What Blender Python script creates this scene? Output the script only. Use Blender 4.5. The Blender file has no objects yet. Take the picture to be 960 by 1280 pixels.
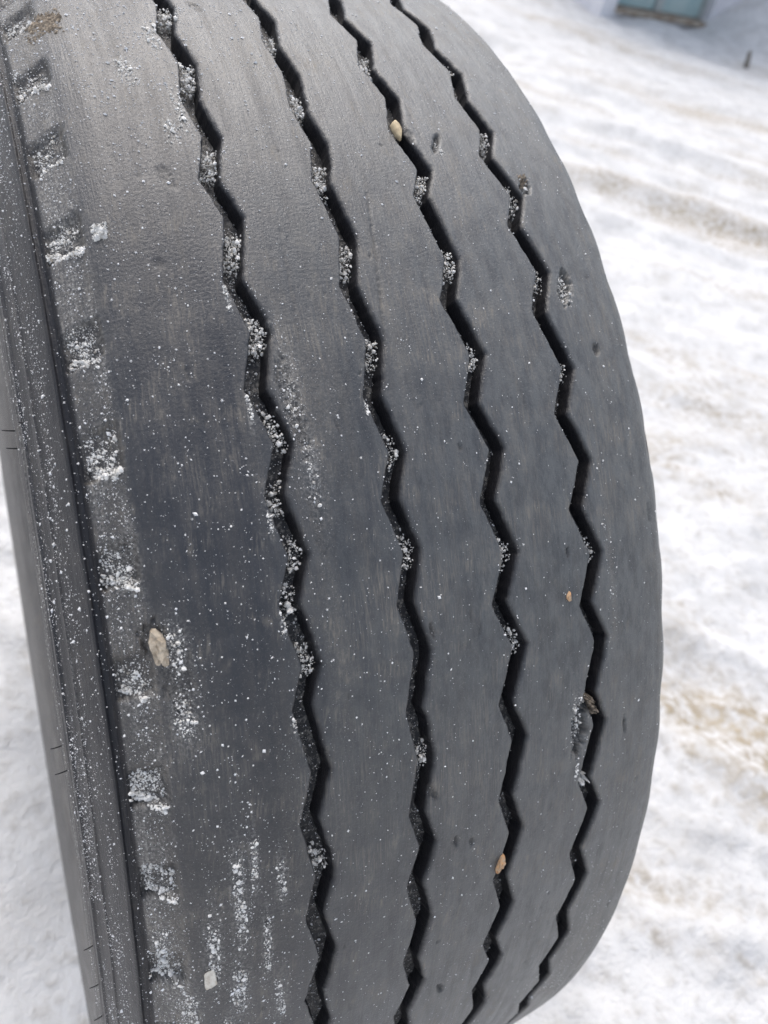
import bpy, math
import numpy as np
from mathutils import Matrix, Vector

scene = bpy.context.scene
rad = math.radians

# ------------------------------------------------------------------ camera, sky, sun, exposure
R0 = 0.535                       # tyre radius
HUB = Vector((0.0, 0.0, R0 - 0.012))
cam_data = bpy.data.cameras.new('camera')
cam = bpy.data.objects.new('camera', cam_data)
scene.collection.objects.link(cam)
cam_rot = Matrix(((0.893006, 0.135314, -0.42922), (-0.404756, 0.658441, -0.63453), (0.196755, 0.740369, 0.642761)))
cam.matrix_world = Matrix.Translation(HUB + Vector((-0.19861, -0.62035, 0.61695))) @ cam_rot.to_4x4()
cam_data.sensor_fit = 'HORIZONTAL'
cam_data.sensor_width = 36.0
cam_data.lens = 36.0 * 1001.6 / 960.0
cam_data.clip_start = 0.01
cam_data.clip_end = 400.0
cam_data.dof.use_dof = True
cam_data.dof.focus_distance = 0.40
cam_data.dof.aperture_fstop = 11.5
scene.camera = cam

SUN_DIR = Vector((0.03, 0.50, 0.865)).normalized()      # towards the sun (thin overcast)
elev = math.asin(SUN_DIR.z)
azim = math.atan2(SUN_DIR.x, SUN_DIR.y)
world = bpy.data.worlds.new('World')
scene.world = world
world.use_nodes = True
wn, wl = world.node_tree.nodes, world.node_tree.links
wn.clear()
sky = wn.new('ShaderNodeTexSky')
sky.sky_type = 'NISHITA'
sky.sun_disc = False
sky.sun_elevation = elev
sky.sun_rotation = azim
sky.air_density = 1.0
sky.dust_density = 4.0
sky.ozone_density = 1.0
veil = wn.new('ShaderNodeHueSaturation')               # thin cloud veil: the blue is washed out
veil.inputs['Saturation'].default_value = 0.58
bg = wn.new('ShaderNodeBackground')
bg.inputs['Strength'].default_value = 0.15
wo = wn.new('ShaderNodeOutputWorld')
wl.new(sky.outputs[0], veil.inputs['Color'])
wl.new(veil.outputs[0], bg.inputs['Color'])
wl.new(bg.outputs[0], wo.inputs['Surface'])

sun_data = bpy.data.lights.new('sun', 'SUN')
sun_data.energy = 0.65
sun_data.angle = rad(55)
sun_data.color = (1.0, 0.965, 0.91)
sun = bpy.data.objects.new('sun', sun_data)
scene.collection.objects.link(sun)
sun.rotation_euler = SUN_DIR.to_track_quat('Z', 'Y').to_euler()

scene.view_settings.view_transform = 'Standard'
scene.view_settings.look = 'None'
scene.view_settings.gamma = 1.0
scene.view_settings.use_curve_mapping = False
scene.view_settings.exposure = 0.76

# ------------------------------------------------------------------ numeric helpers
rng = np.random.default_rng(7)


def hash2(ix, iy, seed):
    with np.errstate(over='ignore'):
        h = (ix.astype(np.int64) * 374761393 + iy.astype(np.int64) * 668265263 + seed * 974634777) & 0xFFFFFFFF
        h = ((h ^ (h >> 13)) * 1274126177) & 0xFFFFFFFF
        h = h ^ (h >> 16)
    return (h & 0xFFFF) / 65535.0


def vnoise(x, y, seed=0):
    x = np.asarray(x, float)
    y = np.asarray(y, float)
    ix, iy = np.floor(x), np.floor(y)
    fx, fy = x - ix, y - iy
    fx = fx ** 3 * (fx * (fx * 6 - 15) + 10)
    fy = fy ** 3 * (fy * (fy * 6 - 15) + 10)
    a = hash2(ix, iy, seed)
    b = hash2(ix + 1, iy, seed)
    c = hash2(ix, iy + 1, seed)
    d = hash2(ix + 1, iy + 1, seed)
    return (a * (1 - fx) + b * fx) * (1 - fy) + (c * (1 - fx) + d * fx) * fy - 0.5


def fbm(x, y, octaves=4, seed=0, gain=0.5):
    t, a, n = 0.0, 1.0, 0.0
    for o in range(octaves):
        t = t + a * vnoise(x * 2 ** o + 17.3 * o, y * 2 ** o - 9.1 * o, seed + o)
        n += a
        a *= gain
    return t / n * 2.0            # roughly -1..1


def sstep(a, b, x):
    t = np.clip((x - a) / (b - a), 0, 1)
    return t * t * (3 - 2 * t)


# ------------------------------------------------------------------ object helpers
def link(o, parent=None):
    scene.collection.objects.link(o)
    if parent is not None:
        o.parent = parent
    return o


def tag(o, label=None, category=None, group=None, kind=None):
    if label:
        o['label'] = label
    if category:
        o['category'] = category
    if group:
        o['group'] = group
    if kind:
        o['kind'] = kind
    return o


def mesh_obj(name, verts, faces, mat, parent=None, smooth=True, uv=None, attrs=None):
    me = bpy.data.meshes.new(name)
    verts = np.asarray(verts, np.float32).reshape(-1, 3)
    faces = np.asarray(faces, np.int32)
    nf, k = faces.shape
    me.vertices.add(len(verts))
    me.vertices.foreach_set('co', verts.ravel())
    me.loops.add(nf * k)
    me.loops.foreach_set('vertex_index', faces.ravel())
    me.polygons.add(nf)
    me.polygons.foreach_set('loop_start', np.arange(nf, dtype=np.int32) * k)
    me.polygons.foreach_set('use_smooth', np.full(nf, smooth, bool))
    if uv is not None:
        lay = me.uv_layers.new(name='UVMap')
        lay.data.foreach_set('uv', np.asarray(uv, np.float32)[faces.ravel()].ravel())
    for an, av in (attrs or {}).items():
        at = me.attributes.new(an, 'FLOAT', 'POINT')
        at.data.foreach_set('value', np.asarray(av, np.float32))
    me.update(calc_edges=True)
    me.validate()
    if mat:
        me.materials.append(mat)
    return link(bpy.data.objects.new(name, me), parent)


def grid_faces(nr, nc, wrap=False, flip=False):
    r = np.arange(nr if wrap else nr - 1)
    c = np.arange(nc - 1)
    rr, cc = np.meshgrid(r, c, indexing='ij')
    r2 = (rr + 1) % nr
    f = np.stack([rr * nc + cc, rr * nc + cc + 1, r2 * nc + cc + 1, r2 * nc + cc], -1).reshape(-1, 4)
    return f[:, ::-1] if flip else f


def box(name, lo, hi, mat, parent=None, bevel=0.0):
    (x0, y0, z0), (x1, y1, z1) = lo, hi
    v = [(x0, y0, z0), (x1, y0, z0), (x1, y1, z0), (x0, y1, z0), (x0, y0, z1), (x1, y0, z1), (x1, y1, z1), (x0, y1, z1)]
    f = [(0, 3, 2, 1), (4, 5, 6, 7), (0, 1, 5, 4), (1, 2, 6, 5), (2, 3, 7, 6), (3, 0, 4, 7)]
    o = mesh_obj(name, v, f, mat, parent, smooth=False)
    if bevel:
        m = o.modifiers.new('bevel', 'BEVEL')
        m.width = bevel
        m.segments = 2
    return o


# ------------------------------------------------------------------ materials
def new_mat(name):
    m = bpy.data.materials.new(name)
    m.use_nodes = True
    nt = m.node_tree
    return m, nt, nt.nodes['Principled BSDF']


class N:
    """small node-building helper"""
    def __init__(self, nt):
        self.nt = nt

    def add(self, kind, **kw):
        n = self.nt.nodes.new(kind)
        for k, v in kw.items():
            setattr(n, k, v)
        return n

    def noise(self, vec, scale, detail=3.0, rough=0.55, stretch=None):
        mp = self.add('ShaderNodeMapping')
        mp.inputs['Scale'].default_value = stretch or (1, 1, 1)
        mp.inputs['Location'].default_value = (0.3713, 0.7177, 0.4371)
        self.nt.links.new(vec, mp.inputs['Vector'])
        vec = mp.outputs[0]
        n = self.add('ShaderNodeTexNoise')
        n.inputs['Scale'].default_value = scale
        n.inputs['Detail'].default_value = detail
        n.inputs['Roughness'].default_value = rough
        self.nt.links.new(vec, n.inputs['Vector'])
        return n.outputs['Fac']

    def ramp(self, fac, lo, hi, a=0.0, b=1.0):
        n = self.add('ShaderNodeMapRange')
        n.interpolation_type = 'SMOOTHSTEP'
        n.inputs['From Min'].default_value = lo
        n.inputs['From Max'].default_value = hi
        n.inputs['To Min'].default_value = a
        n.inputs['To Max'].default_value = b
        self.nt.links.new(fac, n.inputs['Value'])
        return n.outputs['Result']

    def math(self, op, a, b=None, clamp=False):
        n = self.add('ShaderNodeMath', operation=op, use_clamp=clamp)
        for i, v in enumerate((a, b)):
            if v is None:
                continue
            if isinstance(v, (int, float)):
                n.inputs[i].default_value = v
            else:
                self.nt.links.new(v, n.inputs[i])
        return n.outputs[0]

    def mix(self, fac, a, b):
        n = self.add('ShaderNodeMix', data_type='RGBA')
        for s, v in ((n.inputs['Factor'], fac), (n.inputs['A'], a), (n.inputs['B'], b)):
            if isinstance(v, (int, float)):
                s.default_value = v
            elif isinstance(v, tuple):
                s.default_value = (*v, 1.0)
            else:
                self.nt.links.new(v, s)
        return n.outputs['Result']

    def bump(self, h, strength, dist, normal=None):
        n = self.add('ShaderNodeBump')
        n.inputs['Strength'].default_value = strength
        n.inputs['Distance'].default_value = dist
        self.nt.links.new(h, n.inputs['Height'])
        if normal is not None:
            self.nt.links.new(normal, n.inputs['Normal'])
        return n.outputs[0]

    def attr(self, name):
        return self.add('ShaderNodeAttribute', attribute_name=name).outputs['Fac']


def make_rubber():
    # UV is in metres: u across the tread, v along the circumference
    m, nt, p = new_mat('worn_rubber')
    n = N(nt)
    uv = n.add('ShaderNodeTexCoord').outputs['UV']
    dust = n.attr('dust')  # dry dirt, with some painted sheen at the top of the tread
    rime = n.attr('rime')                       # dry white smear left where snow was rubbed in
    wear = n.attr('wear')                       # 1 on the abraded running surface, 0 on moulded groove walls; lowered in voids to paint recess shade
    tilt = n.add('ShaderNodeMapping')
    tilt.inputs['Rotation'].default_value = (0, 0, rad(7))
    nt.links.new(uv, tilt.inputs['Vector'])
    streak = n.noise(uv, 1.0, 4, 0.65, (1300, 70, 1))
    streak_t = n.noise(tilt.outputs[0], 1.0, 4, 0.65, (1000, 85, 1))
    streak2 = n.noise(uv, 1.0, 4, 0.6, (230, 11, 1))
    blot = n.noise(uv, 24.0, 4, 0.62)
    blot2 = n.noise(uv, 55.0, 4, 0.62)
    fine = n.noise(uv, 1900.0, 2, 0.6)
    scuff = n.noise(uv, 1.0, 5, 0.68, (150, 60, 1))
    grit = n.noise(uv, 620.0, 3, 0.65)
    film = n.math('MULTIPLY', n.ramp(streak, 0.47, 0.62), n.ramp(blot, 0.46, 0.64))
    film_t = n.math('MULTIPLY', n.ramp(streak_t, 0.48, 0.63), n.ramp(blot2, 0.48, 0.66))
    haze = n.math('MULTIPLY', n.ramp(streak2, 0.38, 0.72), n.ramp(blot2, 0.30, 0.70, 0.35, 1.0))
    f = n.math('ADD', n.math('MULTIPLY', film, 0.36), n.math('MULTIPLY', film_t, 0.40))
    f = n.math('ADD', f, n.math('MULTIPLY', haze, 0.11))
    f = n.math('ADD', f, n.math('MULTIPLY', n.math('MULTIPLY', n.ramp(scuff, 0.56, 0.68), n.ramp(blot2, 0.45, 0.65)), 0.35))
    f = n.math('ADD', f, n.math('MULTIPLY', dust, 0.30))
    d_noise = n.math('MULTIPLY', dust, n.ramp(grit, 0.38, 0.66))
    mask = n.math('MULTIPLY', n.math('ADD', f, n.math('MULTIPLY', d_noise, 0.55), clamp=True), n.ramp(wear, 0.0, 1.0, 0.12, 1.0))
    spots = n.math('MULTIPLY', n.ramp(fine, 0.60, 0.70), n.math('ADD', n.math('MULTIPLY', dust, 0.9), 0.06))
    spots = n.math('MULTIPLY', spots, n.ramp(wear, 0.0, 1.0, 0.3, 1.0))
    rub = n.mix(n.ramp(blot, 0.36, 0.64), (0.010, 0.0118, 0.0175), (0.028, 0.0292, 0.034))
    abr_sheen = n.math('MULTIPLY', n.attr('abrade_sheen'), n.ramp(scuff, 0.34, 0.62, 0.45, 1.0), clamp=True)   # dry, sanded-grey rubber, plus sheen painted into the grey
    rub = n.mix(abr_sheen, rub, (0.118, 0.123, 0.122))
    rub = n.mix(wear, (0.016, 0.016, 0.019), rub)
    c1 = n.mix(mask, rub, (0.215, 0.190, 0.155))
    c2 = n.mix(n.math('MULTIPLY', spots, 0.8, clamp=True), c1, (0.62, 0.62, 0.60))
    smear = n.math('MULTIPLY', rime, n.math('MULTIPLY', n.ramp(grit, 0.44, 0.62), n.ramp(streak, 0.36, 0.60, 0.35, 1.0)), clamp=True)
    c2 = n.mix(n.math('MULTIPLY', smear, 0.62), c2, (0.62, 0.61, 0.58))
    nt.links.new(c2, p.inputs['Base Color'])
    rg = n.math('ADD', n.ramp(streak2, 0.3, 0.8, 0.33, 0.50), n.math('MULTIPLY', mask, 0.35), clamp=True)
    nt.links.new(rg, p.inputs['Roughness'])
    nt.links.new(n.ramp(wear, 0.0, 1.0, 0.25, 0.78), p.inputs['Specular IOR Level'])
    bb = n.bump(streak, 0.60, 0.0007)
    bb = n.bump(streak_t, 0.25, 0.0005, bb)
    bb = n.bump(scuff, 0.25, 0.0010, bb)
    bb = n.bump(grit, 0.50, 0.0007, bb)
    bb = n.bump(fine, 0.30, 0.0002, bb)
    nt.links.new(bb, p.inputs['Normal'])
    return m


def make_inner_rubber():
    m, nt, p = new_mat('moulded_rubber')
    n = N(nt)
    co = n.add('ShaderNodeTexCoord').outputs['Object']
    a = n.noise(co, 60, 4)
    c = n.mix(n.ramp(a, 0.45, 0.75), (0.012, 0.012, 0.014), (0.03, 0.03, 0.03))
    nt.links.new(c, p.inputs['Base Color'])
    p.inputs['Roughness'].default_value = 0.62
    nt.links.new(n.bump(n.noise(co, 900, 3), 0.4, 0.0005), p.inputs['Normal'])
    return m


def make_groove_rubber():
    m, nt, p = new_mat('groove_rubber')
    n = N(nt)
    uv = n.add('ShaderNodeTexCoord').outputs['UV']
    a = n.noise(uv, 420, 4, 0.65)
    c = n.mix(n.ramp(a, 0.50, 0.66), (0.020, 0.020, 0.022), (0.17, 0.16, 0.145))
    nt.links.new(c, p.inputs['Base Color'])
    p.inputs['Roughness'].default_value = 0.55
    nt.links.new(n.bump(a, 0.6, 0.001), p.inputs['Normal'])
    return m


def make_snow():
    m, nt, p = new_mat('trodden_snow')
    n = N(nt)
    co = n.add('ShaderNodeTexCoord').outputs['Object']
    dirt = n.attr('dirt')
    a = n.noise(co, 7.0, 6, 0.65)
    b = n.noise(co, 45.0, 5, 0.65)
    g = n.noise(co, 260.0, 3, 0.6)
    tone = n.mix(n.ramp(a, 0.35, 0.7), (0.69, 0.69, 0.69), (0.53, 0.53, 0.53))
    tone = n.mix(n.ramp(b, 0.50, 0.72, 0.0, 0.55), tone, (0.40, 0.385, 0.36))
    dm = n.math('MULTIPLY', dirt, n.ramp(b, 0.30, 0.68), clamp=True)
    hue = n.mix(n.ramp(a, 0.35, 0.65), (0.27, 0.215, 0.14), (0.42, 0.36, 0.27))
    col = n.mix(dm, tone, hue)
    nt.links.new(col, p.inputs['Base Color'])
    p.inputs['Roughness'].default_value = 0.75
    p.inputs['Specular IOR Level'].default_value = 0.25
    bb = n.bump(b, 0.5, 0.02)
    bb = n.bump(g, 0.4, 0.004, bb)
    nt.links.new(bb, p.inputs['Normal'])
    return m


def make_plain(name, c0, c1, scale, rough=0.7, bump=0.4, bdist=0.001, lo=0.35, hi=0.65, spec=0.4):
    m, nt, p = new_mat(name)
    n = N(nt)
    co = n.add('ShaderNodeTexCoord').outputs['Object']
    a = n.noise(co, scale, 5, 0.65)
    nt.links.new(n.mix(n.ramp(a, lo, hi), c0, c1), p.inputs['Base Color'])
    p.inputs['Roughness'].default_value = rough
    p.inputs['Specular IOR Level'].default_value = spec
    if bump:
        nt.links.new(n.bump(a, bump, bdist), p.inputs['Normal'])
    return m


M_RUB = make_rubber()
M_INNER = make_inner_rubber()
M_GROOVE = make_groove_rubber()
M_SNOW = make_snow()
M_GRAIN = make_plain('snow_grain', (0.86, 0.86, 0.87), (0.72, 0.71, 0.69), 300, 0.6, 0.3, 0.0003, spec=0.5)
M_CRUST = make_plain('dirty_snow_crust', (0.80, 0.79, 0.76), (0.36, 0.33, 0.28), 420, 0.8, 0.6, 0.0006, 0.42, 0.72)
M_CLUMP = make_plain('crumbly_snow', (0.84, 0.825, 0.79), (0.40, 0.365, 0.31), 300, 0.8, 0.3, 0.0004, 0.46, 0.74)
M_DIRT = make_plain('gritty_dirt', (0.40, 0.33, 0.25), (0.16, 0.13, 0.10), 500, 0.9, 0.7, 0.0006)
M_TAN = make_plain('tan_stone', (0.58, 0.47, 0.30), (0.42, 0.33, 0.21), 260, 0.7, 0.4, 0.0004)
M_BEIGE = make_plain('beige_stone', (0.62, 0.53, 0.41), (0.38, 0.31, 0.23), 300, 0.85, 0.7, 0.0008)
M_ORANGE = make_plain('orange_stone', (0.62, 0.33, 0.15), (0.50, 0.38, 0.26), 420, 0.85, 0.6, 0.0005)
M_PALE = make_plain('pale_stone', (0.72, 0.68, 0.60), (0.52, 0.46, 0.38), 320, 0.85, 0.6, 0.0006)
M_PLASTER = make_plain('whitewashed_plaster', (0.74, 0.74, 0.77), (0.62, 0.62, 0.66), 3.0, 0.85, 0.5, 0.01)
M_TEAL = make_plain('teal_paint', (0.30, 0.44, 0.46), (0.42, 0.53, 0.53), 3.5, 0.5, 0.2, 0.002)
M_FRAME = make_plain('weathered_frame', (0.42, 0.46, 0.46), (0.30, 0.32, 0.31), 8.0, 0.7, 0.3, 0.003)
M_SILL = make_plain('rotten_wood', (0.24, 0.18, 0.13), (0.42, 0.37, 0.31), 9.0, 0.9, 0.8, 0.01)
M_STAKE = make_plain('grey_wood', (0.14, 0.12, 0.10), (0.22, 0.20, 0.17), 20.0, 0.9, 0.5, 0.004)

# ------------------------------------------------------------------ snowy ground
TD = np.array([0.72, -0.69])       # direction the wheel tracks run in
TP = np.array([0.69, 0.72])


def ground_h(x, y):
    s = x * TD[0] + y * TD[1]
    q = x * TP[0] + y * TP[1]
    q2 = q + 0.12 * fbm(s * 0.5, q * 0.5, 2, 40)
    near = np.exp(-((x / 0.42) ** 2 + (y / 0.40) ** 2))
    h = 0.030 * fbm(x * 0.9, y * 0.9, 4, 3)
    q3 = q2 + 0.10 * fbm(x * 1.7, y * 1.7, 3, 45)
    h = h + 0.016 * fbm(s * 2.0, q3 * 3.4, 5, 11, 0.65) + 0.010 * fbm(s * 6.0, q3 * 10.0, 4, 21, 0.65)
    h = h + 0.026 * fbm(x * 5.0, y * 5.0, 6, 31, 0.62)
    r = np.hypot(x, y)
    far = sstep(1.5, 5.0, r)
    h = h + far * 0.055 * fbm(s * 0.45, q2 * 1.7, 4, 51)
    # two rolled wheel ruts with pressed edges
    for qc, w, d in ((3.55, 0.24, 0.055), (6.35, 0.35, 0.06), (4.55, 0.22, 0.04), (0.56, 0.10, 0.020), (0.20, 0.06, 0.012)):
        g = (q2 - qc) / w
        h = h - d * np.exp(-g ** 4) + 0.5 * d * np.exp(-((np.abs(g) - 1.35) / 0.28) ** 2)
    # snow thrown up against the shed
    bank = sstep(5.3, 7.0, y + 0.25 * fbm(x * 0.8, y * 0.8, 3, 61))
    h = h + bank * (0.05 + 0.10 * sstep(0.0, 1.0, fbm(x * 0.9, y * 0.9, 3, 71)))
    h = h + 0.55 * np.exp(-((x - 8.15) / 0.62) ** 2 - ((y - 6.9) / 0.75) ** 2)
    h = h + 0.42 * np.exp(-((x - 4.6) / 1.1) ** 2 - ((y - 8.6) / 1.2) ** 2)
    h = h * (1 - near) + 0.004 * fbm(x * 14, y * 14, 3, 81) * near
    return h


def ground_dirt(x, y):
    s = x * TD[0] + y * TD[1]
    q = x * TP[0] + y * TP[1] + 0.12 * fbm(s * 0.5, (x + y) * 0.3, 2, 40)
    st = fbm(s * 1.6 + 0.6 * fbm(x * 1.2, y * 1.2, 3, 93), q * 3.6, 5, 91, 0.65)
    st2 = fbm(s * 4.0, q * 22.0, 3, 95)
    d = 0.50 * sstep(0.12, 0.65, st) + 0.32 * sstep(0.15, 0.70, st2)
    for qc, w, k in ((3.55, 0.20, 0.75), (6.40, 0.22, 0.6), (4.6, 0.22, 0.6), (5.4, 0.15, 0.5), (0.60, 0.14, 1.0), (0.22, 0.035, 0.5), (2.6, 0.15, 0.3)):
        d = d + 0.7 * k * np.exp(-((q - qc) / w) ** 2) * sstep(-0.1, 0.6, fbm(s * 1.6 + qc, q * 3, 3, 99))
    for gx, gy, a, b, k in ((0.98, -0.14, 0.30, 0.10, 1.3), (3.05, 2.35, 0.75, 0.16, 1.2), (3.7, 1.75, 0.6, 0.13, 0.9), (1.05, -0.42, 0.22, 0.07, 0.8), (1.9, 0.62, 0.4, 0.08, 0.6), (4.9, 4.3, 0.9, 0.14, 0.9), (0.66, -0.40, 0.16, 0.05, 0.7), (1.45, 0.45, 0.16, 0.06, 0.7), (5.2, 6.1, 1.4, 0.12, 0.8)):
        al = (x - gx) * TD[0] + (y - gy) * TD[1]
        ac = (x - gx) * TP[0] + (y - gy) * TP[1] + 0.08 * fbm(x * 3, y * 3, 3, 111)
        d = d + k * np.exp(-(al / a) ** 2 - (ac / b) ** 2) * 1.5 * (0.6 + 0.8 * fbm(x * 7, y * 7, 4, 115))
    left = sstep(0.25, -0.15, x)
    d = d * (1 - 0.85 * left * sstep(3, 1, np.hypot(x, y)))
    d = d + 0.35 * sstep(0.42, 0.7, fbm(x * 26, y * 26, 2, 103)) * sstep(2.5, 1.0, np.hypot(x, y))
    return np.clip(d, 0, 1)


def build_ground():
    n, k, ext = 640, 5.0, 60.0
    u = np.linspace(-1, 1, n)
    ax = ext * np.sinh(k * u) / np.sinh(k)
    gx, gy = np.meshgrid(ax + 0.45, ax + 0.0, indexing='ij')
    z = ground_h(gx, gy)
    v = np.stack([gx, gy, z], -1).reshape(-1, 3)
    o = mesh_obj('snowy_ground', v, grid_faces(n, n, flip=True), M_SNOW, attrs={'dirt': ground_dirt(gx, gy).ravel()})
    tag(o, kind='structure')


build_ground()

# ------------------------------------------------------------------ shed with a low teal window, and a stake
shed = bpy.data.objects.new('shed', None)
link(shed)
shed.location = (5.95, 7.0, 0)
tag(shed, 'whitewashed shed wall with a low teal window, standing in drifted snow', 'building')
WX0, WX1, WZ0, WZ1 = 0.17, 1.46, 0.12, 1.10
box('wall', (0, 0, -0.3), (WX0, 0.3, 2.5), M_PLASTER, shed)
box('wall', (WX1, 0, -0.3), (4.2, 0.3, 2.5), M_PLASTER, shed)
box('wall', (WX0, 0, -0.3), (WX1, 0.3, WZ0), M_PLASTER, shed)
box('wall', (WX0, 0, WZ1), (WX1, 0.3, 2.5), M_PLASTER, shed)
box('wall', (0, 0.3, -0.3), (0.3, 3.0, 2.5), M_PLASTER, shed)
box('roof', (-0.25, -0.3, 2.5), (4.4, 3.1, 2.72), M_SNOW, shed, 0.06)
win = bpy.data.objects.new('window', None)
link(win, shed)
box('pane', (WX0 + 0.05, 0.13, WZ0 + 0.06), ((WX0 + WX1) / 2 - 0.05, 0.16, WZ1 - 0.05), M_TEAL, win)
box('pane', ((WX0 + WX1) / 2 + 0.05, 0.13, WZ0 + 0.06), (WX1 - 0.05, 0.16, WZ1 - 0.05), M_TEAL, win)
box('mullion', ((WX0 + WX1) / 2 - 0.05, 0.10, WZ0 + 0.06), ((WX0 + WX1) / 2 + 0.05, 0.18, WZ1 - 0.05), M_FRAME, win)
box('jamb', (WX0, 0.10, WZ0 + 0.06), (WX0 + 0.05, 0.18, WZ1 - 0.05), M_FRAME, win)
box('jamb', (WX1 - 0.05, 0.10, WZ0 + 0.06), (WX1, 0.18, WZ1 - 0.05), M_FRAME, win)
box('lintel', (WX0, 0.10, WZ1 - 0.05), (WX1, 0.18, WZ1), M_FRAME, win)


def ragged_sill():
    n = 40
    xs = np.linspace(WX0 + 0.002, WX1 - 0.002, n)
    ring = []
    for i, x in enumerate(xs):
        a = 0.035 * float(fbm(np.array(x * 7), np.array(0.0), 3, 5))
        b = 0.02 * float(fbm(np.array(x * 9), np.array(3.0), 3, 6))
        ring.append([(x, -0.05 + a, WZ0 + 0.004), (x, -0.05 + a, WZ0 + 0.045 + b), (x, 0.17, WZ0 + 0.058), (x, 0.17, WZ0 + 0.004)])
    v = np.array(ring).reshape(-1, 3)
    f = []
    for i in range(n - 1):
        for j in range(4):
            f.append((i * 4 + j, i * 4 + (j + 1) % 4, (i + 1) * 4 + (j + 1) % 4, (i + 1) * 4 + j))
    f.append((3, 2, 1, 0))
    e = (n - 1) * 4
    f.append((e, e + 1, e + 2, e + 3))
    mesh_obj('sill', v, f, M_SILL, win, smooth=False)


ragged_sill()


def stake():
    x0, y0 = 7.0, 5.86
    z0 = float(ground_h(np.array(x0), np.array(y0)))
    v, f = [], []
    zs = [-0.15, 0.0, 0.06, 0.115, 0.14]
    for i, z in enumerate(zs):
        for j in range(7):
            a = 2 * math.pi * j / 7
            r = 0.022 * (1 + 0.25 * math.sin(j * 2.3 + i)) * (0.75 if i == 4 else 1)
            v.append((r * math.cos(a) - 0.22 * z, r * math.sin(a), z + (0.012 * math.sin(j * 1.7) if i == 4 else 0)))
    for i in range(len(zs) - 1):
        for j in range(7):
            f.append((i * 7 + j, i * 7 + (j + 1) % 7, (i + 1) * 7 + (j + 1) % 7, (i + 1) * 7 + j))
    top = len(v)
    v.append((-0.03, 0, 0.145))
    for j in range(7):
        f.append((28 + j, 28 + (j + 1) % 7, top, top))
    f = [tuple(q) for q in f]
    me = bpy.data.meshes.new('stake')
    me.from_pydata(v, [], [tuple(dict.fromkeys(q)) for q in f])
    me.materials.append(M_STAKE)
    o = link(bpy.data.objects.new('stake', me))
    o.location = (x0, y0, z0)
    tag(o, 'short dark wooden stake sticking up from the snow by the shed', 'stake')


stake()

# ------------------------------------------------------------------ tyre: the numbers
CROWN = 0.374
GW = 0.0093                       # groove width at the surface
GD = 0.0098                       # groove depth
# worn zig-zag corners (mm across the tread, degrees round the wheel): left-hand and right-hand corners per groove
CORN = [
    (((-92.8, 62.84), (-92.6, 57.03), (-92.5, 51.3), (-91.6, 46.03), (-91.7, 40.79), (-91.2, 35.53), (-92.1, 29.39), (-90.4, 23.44), (-89.1, 17.28)),
     ((-77.6, 60.52), (-76.7, 54.15), (-74.8, 48.55), (-76.9, 43.06), (-77.1, 37.57), (-76.9, 32.0), (-77.7, 26.14), (-75.6, 20.52))),
    (((-35.1, 62.74), (-36.8, 56.47), (-37.2, 50.4), (-36.8, 45.04), (-34.7, 39.67), (-34.7, 33.99), (-35.5, 27.95), (-36.2, 23.22), (-34.6, 17.19)),
     ((-22.6, 65.27), (-23.0, 59.27), (-21.5, 53.37), (-20.5, 47.51), (-20.3, 42.31), (-19.9, 37.03), (-22.8, 31.15), (-22.1, 25.81), (-21.5, 20.45), (-20.8, 14.86))),
    (((20.2, 62.07), (17.3, 55.5), (16.5, 49.59), (17.1, 44.23), (16.9, 38.63), (17.7, 32.92), (18.3, 27.03), (18.6, 21.3), (18.4, 15.84)),
     ((35.5, 63.99), (33.6, 57.94), (35.1, 52.31), (36.1, 46.98), (35.5, 41.24), (36.9, 36.02), (34.3, 30.59), (33.6, 24.5), (33.0, 18.81), (32.8, 13.71))),
    (((72.5, 65.51), (75.4, 60.38), (74.0, 54.71), (72.5, 48.55), (72.7, 43.04), (73.7, 37.43), (76.0, 31.84), (72.9, 26.2), (73.7, 20.7), (74.4, 15.0)),
     ((88.6, 67.73), (92.0, 62.55), (93.0, 57.32), (92.6, 51.21), (92.8, 45.69), (92.1, 40.25), (91.9, 35.17), (90.4, 29.84), (91.2, 23.93), (90.9, 18.05), (89.5, 12.25))),
]


def groove_table(k):
    """closed list of (theta deg, centre x m) zig-zag corners for one groove, ascending theta, covering one turn"""
    L, R = CORN[k]
    ml, mr = np.mean([x for x, _ in L]), np.mean([x for x, _ in R])
    pts = sorted([(t, (0.55 * x + 0.45 * ml) / 1000 + GW / 2 - 0.0008) for x, t in L] + [(t, (0.55 * x + 0.45 * mr) / 1000 - GW / 2 + 0.0008) for x, t in R])
    side = [1 if any(abs(t - tt) < 1e-6 for _, tt in R) else -1 for t, _ in pts]
    t0, t1 = pts[0][0], pts[-1][0]
    rest = t0 + 360.0 - t1
    nstep = int(round(rest / 2.8125))
    if (nstep % 2 == 0) != (side[0] == side[-1]):
        nstep += 1
    xl = np.mean([x for x, _ in L]) / 1000 + GW / 2
    xr = np.mean([x for x, _ in R]) / 1000 - GW / 2
    out = list(pts)
    sd = side[-1]
    for i in range(1, nstep):
        sd = -sd
        out.append((t1 + rest * i / nstep, (xr if sd > 0 else xl) + rng.normal(0, 0.0005)))
    out.append((t0 + 360.0, pts[0][1]))
    return np.array(out)


GT = [groove_table(k) for k in range(4)]


def groove_x(k, th):
    t = GT[k]
    a = (np.asarray(th, float) - t[0, 0]) % 360.0 + t[0, 0]
    # slightly rounded corners
    return (np.interp(a - 0.08, t[:, 0], t[:, 1]) + np.interp(a, t[:, 0], t[:, 1]) + np.interp(a + 0.08, t[:, 0], t[:, 1])) / 3


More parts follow.
